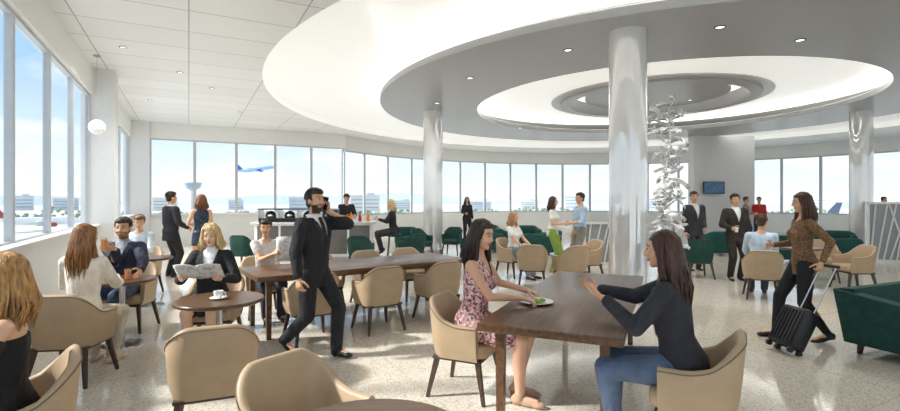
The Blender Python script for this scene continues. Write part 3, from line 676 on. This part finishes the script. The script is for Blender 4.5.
for k in (-1,0,1): s.tube([dv*.07,dv*.085+sd*.008*k,dv*.125+sd*.008*k],.002,5)
s.build('tines',steel,t)
# phone
h0=root_h[m9.name][-1]; t=empty('phone',h0[0],yaw((.9,-.43)),'black phone held to the ear of the walking man','phone'); t.rotation_euler=(R(-12),0,yaw((.9,-.43)))
MB().box((0,0,0),(.012,.07,.145),bev=.004).build('phone_body',black,t); MB().box((.0065,0,0),(.002,.062,.13)).build('screen',M('phone_screen','30343c',.1,var=.1),t)
def sheets(name,label,c,face,w,h,tilt,m,bow=.05):
    t=empty(name,c,yaw(face),label,name)
    for sx in (1,-1):
        g=[]
        for i in range(7):
            u=i/6; x=sx*w*u; y=-bow*math.sin(u*math.pi*.9)+u*.06
            g.append([V((x,y+math.sin(tilt)*h*(k-.5),math.cos(tilt)*h*(k-.5)+.02*math.sin(u*3))) for k in (0,.25,.5,.75,1)])
        bm=MB().loft(g,closed=False,caps=False); o=bm.build('page',m,t)
        sl=o.modifiers.new('s','SOLIDIFY'); sl.thickness=.004
    return t
a,b=root_h[w7.name][1][0],root_h[w7.name][-1][0]
sheets('magazine','open white magazine held by the blonde woman in black suit',(a+b)/2+V((.02,-.06,.05)),(-.18,1),.22,.24,-.85,M('magazine_page','f1f0ed',.5,pattern=(25,['f4f3f0','f0efec','e0dedb','f6f5f2','c9c8c6'])))
a,b=root_h[p8.name][1][0],root_h[p8.name][-1][0]
sheets('newspaper','open newspaper held by the dark haired reader at the long table',(a+b)/2+V((.09,-.05,.04)),(-.5,.85),.22,.34,-.2,paper)
cup_=root_h[m20.name][1][0]; t=empty('paper_cup',cup_-V((0,0,.05)),0,'white paper cup held by the man in brown suit','cup'); MB().lathe([(.001,0),(.028,0),(.038,.11),(.001,.11)],n=20).build('cup_body',cer,t); MB().lathe([(.040,.108),(.04,.118),(.034,.124),(.001,.124)],n=20).build('lid',black,t)
# suitcase
hnd=V((4.14,5.38,.93)); wh=V((3.62,5.26,0)); t=empty('suitcase',wh+V((0,0,.01)),0,'black wheeled suitcase tilted beside the walking woman','suitcase')
ax=hnd-wh; tilt=math.atan2(ax.x,ax.z); t.rotation_euler=(0,tilt,R(8))
s=MB(); s.box((-.02,0,.275),(.19,.33,.45),bev=.035); s.build('shell',black,t)
s=MB()
for k in range(-3,4): s.box((-.12,k*.042,.275),(.014,.014,.37),bev=.004); s.box((.08,k*.042,.275),(.014,.014,.37),bev=.004)
s.build('ribs',M('case_grey','2c2c30',.4,var=.1),t)
for y in (-.09,.09): MB().tube([(.04,y,.48),(.04,y,1.06)],.008).build('telescopic_rod',steel,t)
MB().cap((.04,-.11,1.07),(.04,.11,1.07),.017).build('grip',black,t)
for y in (-.14,.14):
    for x in (-.08,.04): MB().cone((x,y-.015,.03),(x,y+.015,.03),.032,.032,18).build('wheel',black,t)
# pendant
t=empty('pendant_lamp',D(97,9.2,4.4),0,'white globe pendant lamp hanging near the window pier','lamp')
MB().ell((0,0,-1.37),(.14,.14,.14),n=32).build('globe',M('globe_glow','f4f4f4',.4,var=.01,emit=.1),t,ang=None); MB().tube([(0,0,0),(0,0,-1.23)],.004).build('cord',steel,t); MB().lathe([(.001,-.0),(.06,0),(.06,-.03),(.001,-.03)],n=24).build('canopy',steel,t)
# ------------------------------------------------------------ bar
white=M('white_lacquer','f4f3f1',.3,var=.02); grey=M('grey_panel','a3a4a6',.4,var=.03)
bc=D(316,13.3); t=empty('bar_counter',bc,R(6),'bar counter with pale top and dark panelled front before the bartender','counter')
MB().box((0,0,.5),(3.1,.6,1.0),bev=.01).build('body',white,t); MB().box((0,-.02,1.03),(3.25,.75,.06),bev=.01).build('worktop',M('stone_top','e2e2e0',.2,var=.1),t); MB().box((0,-.29,.06),(3.0,.05,.12)).build('plinth',steel,t)
for i in range(5): MB().box((-1.2+i*.6,-.305,.58),(.54,.02,.76),bev=.005).build('front_panel',M('bar_panel','6d6a68',.3,var=.08),t)
t=empty('display_case',D(290,13.2,1.06),R(6),'black serving display case on the bar counter','display case')
MB().box((0,0,.05),(1.55,.42,.10),bev=.015).build('base',black,t); MB().box((0,0,.345),(1.6,.44,.03),bev=.01).build('top_shelf',black,t)
for x in (-.76,-.25,.25,.76): MB().box((x,0,.215),(.035,.4,.23)).build('post',steel,t)
for x in (-.5,0,.5): MB().lathe([(.001,.10),(.13,.10),(.15,.16),(.12,.24),(.05,.29),(.001,.30)],(x,0,0),24).build('serving_dome',steel,t)
t=empty('espresso_machine',D(331,13.3,1.06),R(6),'steel and black coffee machine beside the display case','machine')
MB().box((0,0,.17),(.4,.42,.30),bev=.03).build('body',black,t); MB().box((0,-.1,.34),(.44,.4,.04),bev=.01).build('cup_tray',steel,t)
for x in (-.1,.1): MB().cone((x,-.24,.2),(x,-.24,.12),.035,.03).build('brew_head',steel,t)
for i,(px,c,lb) in enumerate(((351,juice,'orange juice bottle on bar, left of the pair'),(368,juice,'orange juice bottle near the seated blonde at the bar'),(360,M('red_drink','b8281e',.3,var=.1),'red drink bottle on the end of the bar'))):
    t=empty('bottle',D(px,13.25,1.06),0,lb,'bottle'); MB().lathe([(.001,0),(.04,0),(.042,.02),(.042,.15),(.016,.21),(.016,.26),(.001,.26)],n=20).build('body',c,t); MB().lathe([(.018,.25),(.018,.285),(.001,.285)],n=16).build('cap',black,t)
# partitions
def partition(label,c,rz,w,h):
    t=empty('partition',c,rz,label,'partition'); s=MB(); s.box((0,0,h-.03),(w,.08,.06)); s.box((0,0,.04),(w,.08,.08)); s.box((-w/2+.03,0,h/2),(.06,.08,h)); s.box((w/2-.03,0,h/2),(.06,.08,h)); s.build('frame',white,t)
    MB().box((0,.02,h/2),(w-.08,.02,h-.08)).build('back_panel',M('part_back','a6abb0',.5,var=.03),t)
    s=MB(); rr=random.Random(5); n=int(w/.13)
    for i in range(n):
        x=-w/2+.08+(w-.16)*i/max(1,n-1); x2=min(w/2-.06,max(-w/2+.06,x+rr.uniform(-.45,.45))); s.tube([(x,-.02,.06),(x2,-.02,h-.05)],.02,6)
    s.build('lattice',white,t)
partition('low white lattice partition left of the large column',D(598,12.2),R(0),.75,1.1)
partition('tall white lattice partition at the right edge of the lounge',D(903,12.6),R(-25),1.5,1.6)
# ------------------------------------------------------------ room
AC=V((7.5,15.55,0)); CC=V((6.13,14.56,0)); R1,R2,R3,R4=10.97,8.15,5.3,2.75; RZ=5.5
def bound(th):
    d=V((math.cos(th),math.sin(th),0)); a=math.degrees(th)%360
    if a<=157 or a>=348: return 13.35
    c=[]
    for nn,val in ((W*-1,1.92),(U,20.35),(V((0,-1,0)),5.0),(V((1,0,0)),20.6)):
        dn=d.dot(nn)
        if dn>1e-4: c.append((val-AC.dot(nn))/dn)
    return min(c)
N=288; ths=[2*math.pi*i/N for i in range(N)]
def circ(c,r,z): return [c+V((math.cos(a)*r,math.sin(a)*r,z)) for a in ths]
outer=[AC+V((math.cos(a),math.sin(a),0))*bound(a) for a in ths]
s=MB(); s.loft([[p+V((0,0,4.4)) for p in outer],circ(CC,R1,4.4)],caps=False); o=s.build('ceiling',ceilmat(),smooth=False); tag(o,kind='structure')
s=MB(); s.loft([outer,circ(AC,.01,0)],caps=False); o=s.build('floor',floormat(),smooth=False); tag(o,kind='structure')
s=MB(); s.loft([[p+V((0,0,RZ)) for p in outer],circ(AC,.01,RZ)],caps=False); s.loft([[p+V((0,0,RZ)) for p in outer],[p+V((0,0,4.4)) for p in outer]],caps=False); o=s.build('trim_1',white,smooth=False); tag(o,kind='structure')  # roof slab and rim, added to stop sky light leaking through ceiling gaps
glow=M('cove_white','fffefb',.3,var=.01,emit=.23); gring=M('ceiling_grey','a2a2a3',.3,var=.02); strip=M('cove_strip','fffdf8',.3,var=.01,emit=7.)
gstep=M('ceiling_step','c6c6c6',.3,var=.02)
def trim(n,prof,m,c=CC,ang=38):
    o=MB().lathe(prof,c,n=200).build('trim_%d'%n,m,ang=ang); tag(o,kind='structure')
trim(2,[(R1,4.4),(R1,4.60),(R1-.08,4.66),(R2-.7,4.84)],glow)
trim(3,[(R2-.6,4.55),(R2-.02,4.55),(R2,4.53),(R2,4.4),(R3,4.4),(R3,4.53),(R3+.02,4.55),(R3+.6,4.55)],gring)
trim(4,[(R2-.45,4.565),(R2-.2,4.565)],strip); trim(9,[(R3+.2,4.565),(R3+.45,4.565)],strip)
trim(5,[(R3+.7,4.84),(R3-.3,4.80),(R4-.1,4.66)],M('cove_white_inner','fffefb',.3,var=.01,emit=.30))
trim(6,[(R4,4.66),(R4,4.58),(R4-.3,4.58),(R4-.3,4.62),(R4-.32,4.98)],gring)
trim(12,[(R4+.28,4.70),(R4+.28,4.655),(R4-.02,4.645)],gstep)
trim(11,[(R4-.31,4.96),(R4-.95,4.98)],M('cove_strip_soft','fffdf8',.3,var=.01,emit=.75))
trim(7,[(R4-.75,4.95),(R4-.75,4.76),(.01,4.76)],gring)
wallw=M('wall_white','f0f0ed',.6,var=.015); pier=M('pier_grey','e2e2e1',.5,var=.02); fram=M('frame_alu','c2c6ca',.4,.2,var=.03)
pane=glassmat('window_glass',(.98,.99,.995),.04)
def wallseg(mb,a,b,z0,z1,th):
    a=V((a[0],a[1],0));b=V((b[0],b[1],0)); d=b-a; mb.box((a+b)/2+V((0,0,(z0+z1)/2)),(d.length,th,z1-z0),math.atan2(d.y,d.x))
wn=[0]
def window(a,b,z0,z1,fw=.05,fd=.08):
    wn[0]+=1; a=V((a[0],a[1],0));b=V((b[0],b[1],0)); d=(b-a); L=d.length; q=math.atan2(d.y,d.x); t=empty('window_%d'%wn[0],(a+b)/2+V((0,0,z0)),q); tag(t,kind='structure'); h=z1-z0
    s=MB(); s.box((-L/2+fw/2,0,h/2),(fw,fd,h)); s.box((L/2-fw/2,0,h/2),(fw,fd,h)); s.box((0,0,fw/2),(L-2*fw,fd,fw)); s.box((0,0,h-fw/2),(L-2*fw,fd,fw)); s.build('window_frame',fram,t)
    s=MB(); s.box((0,0,h/2),(L-2*fw,.012,h-2*fw)); s.build('pane',pane,t)
SZ,HZ=1.12,3.85
s=MB(); a,b=UV(-4.5,-1.83),UV(20.3,-1.83); wallseg(s,a,b,0,SZ,.2); wallseg(s,a,b,HZ,4.42,.2); s.box(((a+b)/2)+W*.06+V((0,0,SZ+.015)),((b-a).length,.3,.03),math.atan2((b-a).y,(b-a).x)); o=s.build('wall_left',wallw); tag(o,kind='structure')
us=[-4.5,-2.0,.5,3.0,5.2,7.4,9.1,10.75,12.4]
for u0,u1 in zip(us,us[1:]): window(UV(u0,-1.83),UV(u1,-1.83),SZ,HZ)
for u0,u1 in zip((13.0,15.2,17.5),(15.2,17.5,19.9)): window(UV(u0,-1.83),UV(u1,-1.83),SZ,HZ)
s=MB(); wallseg(s,UV(12.7,-1.95),UV(12.7,-1.37),0,4.4,.6); wallseg(s,UV(20.08,-1.95),UV(20.08,-1.2),0,4.4,.36); o=s.build('trim_8',pier); tag(o,kind='structure')
s=MB(); a,b=UV(20.25,-1.9),UV(20.25,5.86); wallseg(s,a,b,0,SZ,.24); wallseg(s,a,b,HZ,4.42,.24); s.box((a+b)/2-U*.12+V((0,0,SZ+.015)),((b-a).length,.35,.03),math.atan2((b-a).y,(b-a).x)); o=s.build('wall_back',wallw); tag(o,kind='structure')
vs=[-1.2+ (5.86+1.2)*i/5 for i in range(6)]
for v0,v1 in zip(vs,vs[1:]): window(UV(20.25,v0),UV(20.25,v1),SZ,HZ)
RA=13.2; an=[157-169*i/24 for i in range(25)]; CS=.95
pt=[AC+V((math.cos(R(q))*RA,math.sin(R(q))*RA,0)) for q in an]
s=MB()
for a,b in zip(pt,pt[1:]): wallseg(s,a,b,0,CS,.2); wallseg(s,a,b,3.8,4.42,.2)
o=s.build('wall_curved',wallw,smooth=False); tag(o,kind='structure')
for a,b in zip(pt,pt[1:]): window(a,b,CS,3.8,.06)
s=MB(); e0=V((20.5,-5,0)); wallseg(s,pt[-1],e0,0,CS,.2); wallseg(s,pt[-1],e0,3.8,4.42,.2); o=s.build('wall_right',wallw); tag(o,kind='structure')
for i in range(7): window(pt[-1].lerp(e0,i/7),pt[-1].lerp(e0,(i+1)/7),CS,3.8)  # out-of-view right side, glazed to let more daylight in
# centre wall with screen
s=MB(); wc=D(721,21.0); s.box(wc+V((0,0,2.2)),(2.6,.5,4.4)); o=s.build('wall_center',M('wall_grey','dfe0e1',.6,var=.02)); tag(o,kind='structure')
t=empty('television',D(714,20.6,2.17),0,'wall mounted television showing a dark blue screen','television'); MB().box((0,0,0),(.9,.06,.52),bev=.01).build('bezel',black,t); MB().box((0,-.034,0),(.84,.006,.46)).build('screen',M('screen_blue','2b4560',.2,var=.4,scale=6,emit=.5),t)
# downlights
lampm=M('lamp_glow','ffffff',.3,var=.01,emit=2)
dl=[(568,50),(720,27),(470,78),(437,103),(520,128),(800,40),(640,104),(690,100),(123,47),(180,72),(212,88),(150,100),(240,112)]
sl=bpy.data.lights.new('downlight','SPOT'); sl.energy=150; sl.spot_size=R(125); sl.spot_blend=.9; sl.shadow_soft_size=.06; sl.color=(1,.97,.93)
first=None
for i,(px,py) in enumerate(dl):
    z=4.4 if i not in(6,7) else 4.76
    d=F*(z-CZ)/(200-py); p=D(px,d,z)
    if first is None:
        first=empty('recessed_downlight',p,0,'small round recessed downlight set in the ceiling','downlight','recessed ceiling downlights')
        MB().lathe([(.085,0),(.085,-.010),(.066,-.012),(.062,.0)],n=28).build('trim_ring',M('trim_dark','4a4a4c',.4,var=.05),first); MB().lathe([(.064,-.004),(.001,-.004)],n=24).build('lamp',lampm,first); o=first
    else: o=dup(first,p,0)
    if i>=8: o.scale=(.7,.7,1)
    so=bpy.data.objects.new('downlight_lamp',sl); COL.objects.link(so); so.location=p-V((0,0,.03))
# ------------------------------------------------------------ outside
s=MB(); s.box((0,400,-6.1),(3000,2200,.2)); o=s.build('ground',M('apron','c4c6c3',.8,var=.06,scale=.02)); tag(o,kind='structure')
s=MB(); rr=random.Random(11)
rs=[]
for i in range(90):
    q=R(200-220*i/89); h=7+6*math.sin(i*.35)+4*math.sin(i*.9+1); rs.append([V((math.cos(q)*900,math.sin(q)*900,-6)),V((math.cos(q)*930,math.sin(q)*930,h))])
s.loft(rs,closed=False,caps=False); o=s.build('hills',M('hill_haze','b2c0cb',.9,var=.04,scale=.01)); tag(o,kind='structure')  # distance haze is put into the pale hill colour
bt=[M('bld_a','d0d4d8',.7,var=.04),M('bld_b','bec5cb',.7,var=.04),M('bld_c','d8d5d0',.7,var=.04)]; winm=M('bld_glass','9aabb9',.2,var=.15)  # building colours lightened to stand in for distance haze
bd=[(20,'wide pale terminal building beyond the left windows'),(66,'grey hangar seen through the second left window'),(165,'pale low building behind the suited man'),(236,'low terminal building below the flying airplane'),(303,'grey office block beyond the bar windows'),(365,'distant pale tower block left of the slim column'),(402,'distant low block right behind the bar woman'),(480,'distant grey tower behind the far woman'),(530,'distant wide hall behind the seated blonde'),(575,'distant pale block behind the talking couple'),(655,'distant slab block right of the large column'),(775,'distant tower beyond the right windows'),(812,'distant pale hangar behind the walking woman'),(846,'distant grey block left of the right column'),(890,'distant hall at the right edge of the view')]
for i,(px,lb) in enumerate(bd):
    d=rr.uniform(330,400); p=D(px,d,-6); w=rr.uniform(10,20); h=rr.uniform(6,10.5)
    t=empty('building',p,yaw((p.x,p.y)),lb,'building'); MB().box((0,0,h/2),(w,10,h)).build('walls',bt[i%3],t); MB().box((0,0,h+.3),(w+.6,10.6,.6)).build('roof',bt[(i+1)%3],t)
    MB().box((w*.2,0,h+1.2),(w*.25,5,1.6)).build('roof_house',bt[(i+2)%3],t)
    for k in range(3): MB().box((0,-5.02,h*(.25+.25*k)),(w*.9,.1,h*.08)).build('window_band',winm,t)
t=empty('control_tower',D(193,260,-6),0,'airport control tower with wide glazed cab on the horizon','tower')
MB().cone((0,0,0),(0,0,13),2.2,1.6,20).build('shaft',bt[0],t); MB().lathe([(1.6,13),(3.6,14.2),(4.2,16.4),(.01,16.4)],n=16).build('cab',winm,t); MB().lathe([(4.5,16.4),(4.5,17),(.01,17.3)],n=16).build('roof',bt[1],t)
s=MB()
for i in range(2200):
    u=i/2199; q=R(205-230*u+rr.uniform(-.3,.3)); d=rr.uniform(235,275); top_=1.8+1.3*math.sin(u*61)+.9*math.sin(u*173+1)+.7*math.sin(u*307)
    h=rr.uniform(.5,1.1); p=V((math.cos(q)*d,math.sin(q)*d,-6+rr.uniform(.2,max(.5,top_)))); s.ell(p,(h,h,h*.8),n=6)
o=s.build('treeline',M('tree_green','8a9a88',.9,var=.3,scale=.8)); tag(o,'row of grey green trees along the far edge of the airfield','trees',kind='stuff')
def plane(name,label,loc,rz,sc,bodyc,tailc):
    t=empty(name,loc,rz,label,'airplane'); t.scale=(sc,)*3
    wm=M('plane_'+bodyc,bodyc,.3,var=.02); tm=M('plane_'+tailc,tailc,.3,var=.03)
    s=MB(); rs=[]
    for x,r0,z in ((-10,.15,.7),(-8,.7,.45),(-5,1.1,.1),(0,1.15,0),(6,1.15,0),(8.4,.9,-.1),(9.6,.45,-.25),(10,.1,-.3)): rs.append(s.ring(V((x,0,z)),V((1,0,0)),r0,r0,18,V((0,1,0))))
    s.loft(rs); s.build('fuselage',wm,t)
    for sy in (1,-1):
        s=MB(); s.loft([[V((2.6,sy*.9,-.4)),V((-1.4,sy*.9,-.4)),V((-1.4,sy*.9,-.15)),V((2.6,sy*.9,-.15))],[V((-2.2,sy*9.5,.4)),V((-3.4,sy*9.5,.4)),V((-3.4,sy*9.5,.5)),V((-2.2,sy*9.5,.5))]]); s.build('wing',wm,t)
        s=MB(); s.loft([[V((-7.6,sy*.4,.7)),V((-9.4,sy*.4,.7)),V((-9.4,sy*.4,.85)),V((-7.6,sy*.4,.85))],[V((-9.4,sy*3.4,1)),V((-10.2,sy*3.4,1)),V((-10.2,sy*3.4,1.08)),V((-9.4,sy*3.4,1.08))]]); s.build('tailplane',wm,t)
        e=MB().lathe([(.3,-1.2),(.55,-.6),(.6,.9),(.45,1.1),(.01,1.0)],n=16).build('engine',tm,t); e.rotation_euler=(0,R(90),0); e.location=(1.4,sy*3.4,-.9)
    s=MB(); s.loft([[V((-6.6,-.12,.9)),V((-9.8,-.12,.9)),V((-9.8,.12,.9)),V((-6.6,.12,.9))],[V((-9.3,-.06,4.4)),V((-10.8,-.06,4.4)),V((-10.8,.06,4.4)),V((-9.3,.06,4.4))]]); s.build('tail_fin',tm,t)
    return t
a=plane('airplane','blue and white airplane climbing in the sky outside',D(257,250,17.5),R(18),.95,'9cc4ee','2a62bd'); a.rotation_euler=(0,R(-10),R(12))
plane('parked_airplane','white parked airplane with dark tail beyond the right windows',D(800,150,-3.5),R(160),1.0,'eef0f2','4a5a70')
plane('parked_airplane','white parked airplane on the apron beyond the left windows',D(40,120,-3.6),R(60),.9,'eef0f2','a83c34')
# ------------------------------------------------------------ world, light, camera
w=bpy.data.worlds.new('sky'); SC.world=w; w.use_nodes=True; n=w.node_tree.nodes; l=w.node_tree.links; bg=n['Background']
tc=n.new('ShaderNodeTexCoord'); sx=n.new('ShaderNodeSeparateXYZ'); l.new(tc.outputs['Generated'],sx.inputs[0])
rp=n.new('ShaderNodeValToRGB'); e=rp.color_ramp.elements; e[0].position=0; e[0].color=lin('e8ecee'); e[1].position=.75; e[1].color=lin('c4d3e2')
k=e.new(.06); k.color=lin('dae6ee'); k=e.new(.22); k.color=lin('9cc0e6'); k=e.new(.45); k.color=lin('b4cde8')
l.new(sx.outputs['Z'],rp.inputs['Fac'])
mp=n.new('ShaderNodeMapping'); mp.inputs['Scale'].default_value=(2.5,2.5,7); l.new(tc.outputs['Generated'],mp.inputs['Vector'])
nz=n.new('ShaderNodeTexNoise'); nz.inputs['Scale'].default_value=1.6; nz.inputs['Detail'].default_value=6; l.new(mp.outputs[0],nz.inputs['Vector'])
cr=n.new('ShaderNodeValToRGB'); cr.color_ramp.elements[0].position=.5; cr.color_ramp.elements[1].position=.74; l.new(nz.outputs['Fac'],cr.inputs['Fac'])
mx=n.new('ShaderNodeMix'); mx.data_type='RGBA'; l.new(cr.outputs[0],mx.inputs[0]); l.new(rp.outputs[0],mx.inputs[6]); mx.inputs[7].default_value=lin('f6f5f2')
l.new(mx.outputs[2],bg.inputs['Color']); bg.inputs['Strength'].default_value=1.15
sd=bpy.data.lights.new('sun','SUN'); sd.energy=5.2; sd.angle=R(4); sd.color=(1,.96,.91); so=bpy.data.objects.new('sun',sd); COL.objects.link(so); so.rotation_euler=V((.80,.12,-.62)).to_track_quat('-Z','Y').to_euler()
zx,zy,zz=ZOOM if ZOOM else (450,205.5,1.)
cd=bpy.data.cameras.new('camera'); cd.sensor_width=36; cd.lens=F/900*36*zz; cd.shift_x=(zx-450)*zz/900; cd.shift_y=-(zy-200)*zz/900; cd.clip_end=3000; cd.clip_start=.05
co=bpy.data.objects.new('camera',cd); COL.objects.link(co); co.location=(0,0,CZ); co.rotation_euler=(R(90),0,0); SC.camera=co
SC.view_settings.view_transform='Standard'
SC.view_settings.exposure=.30
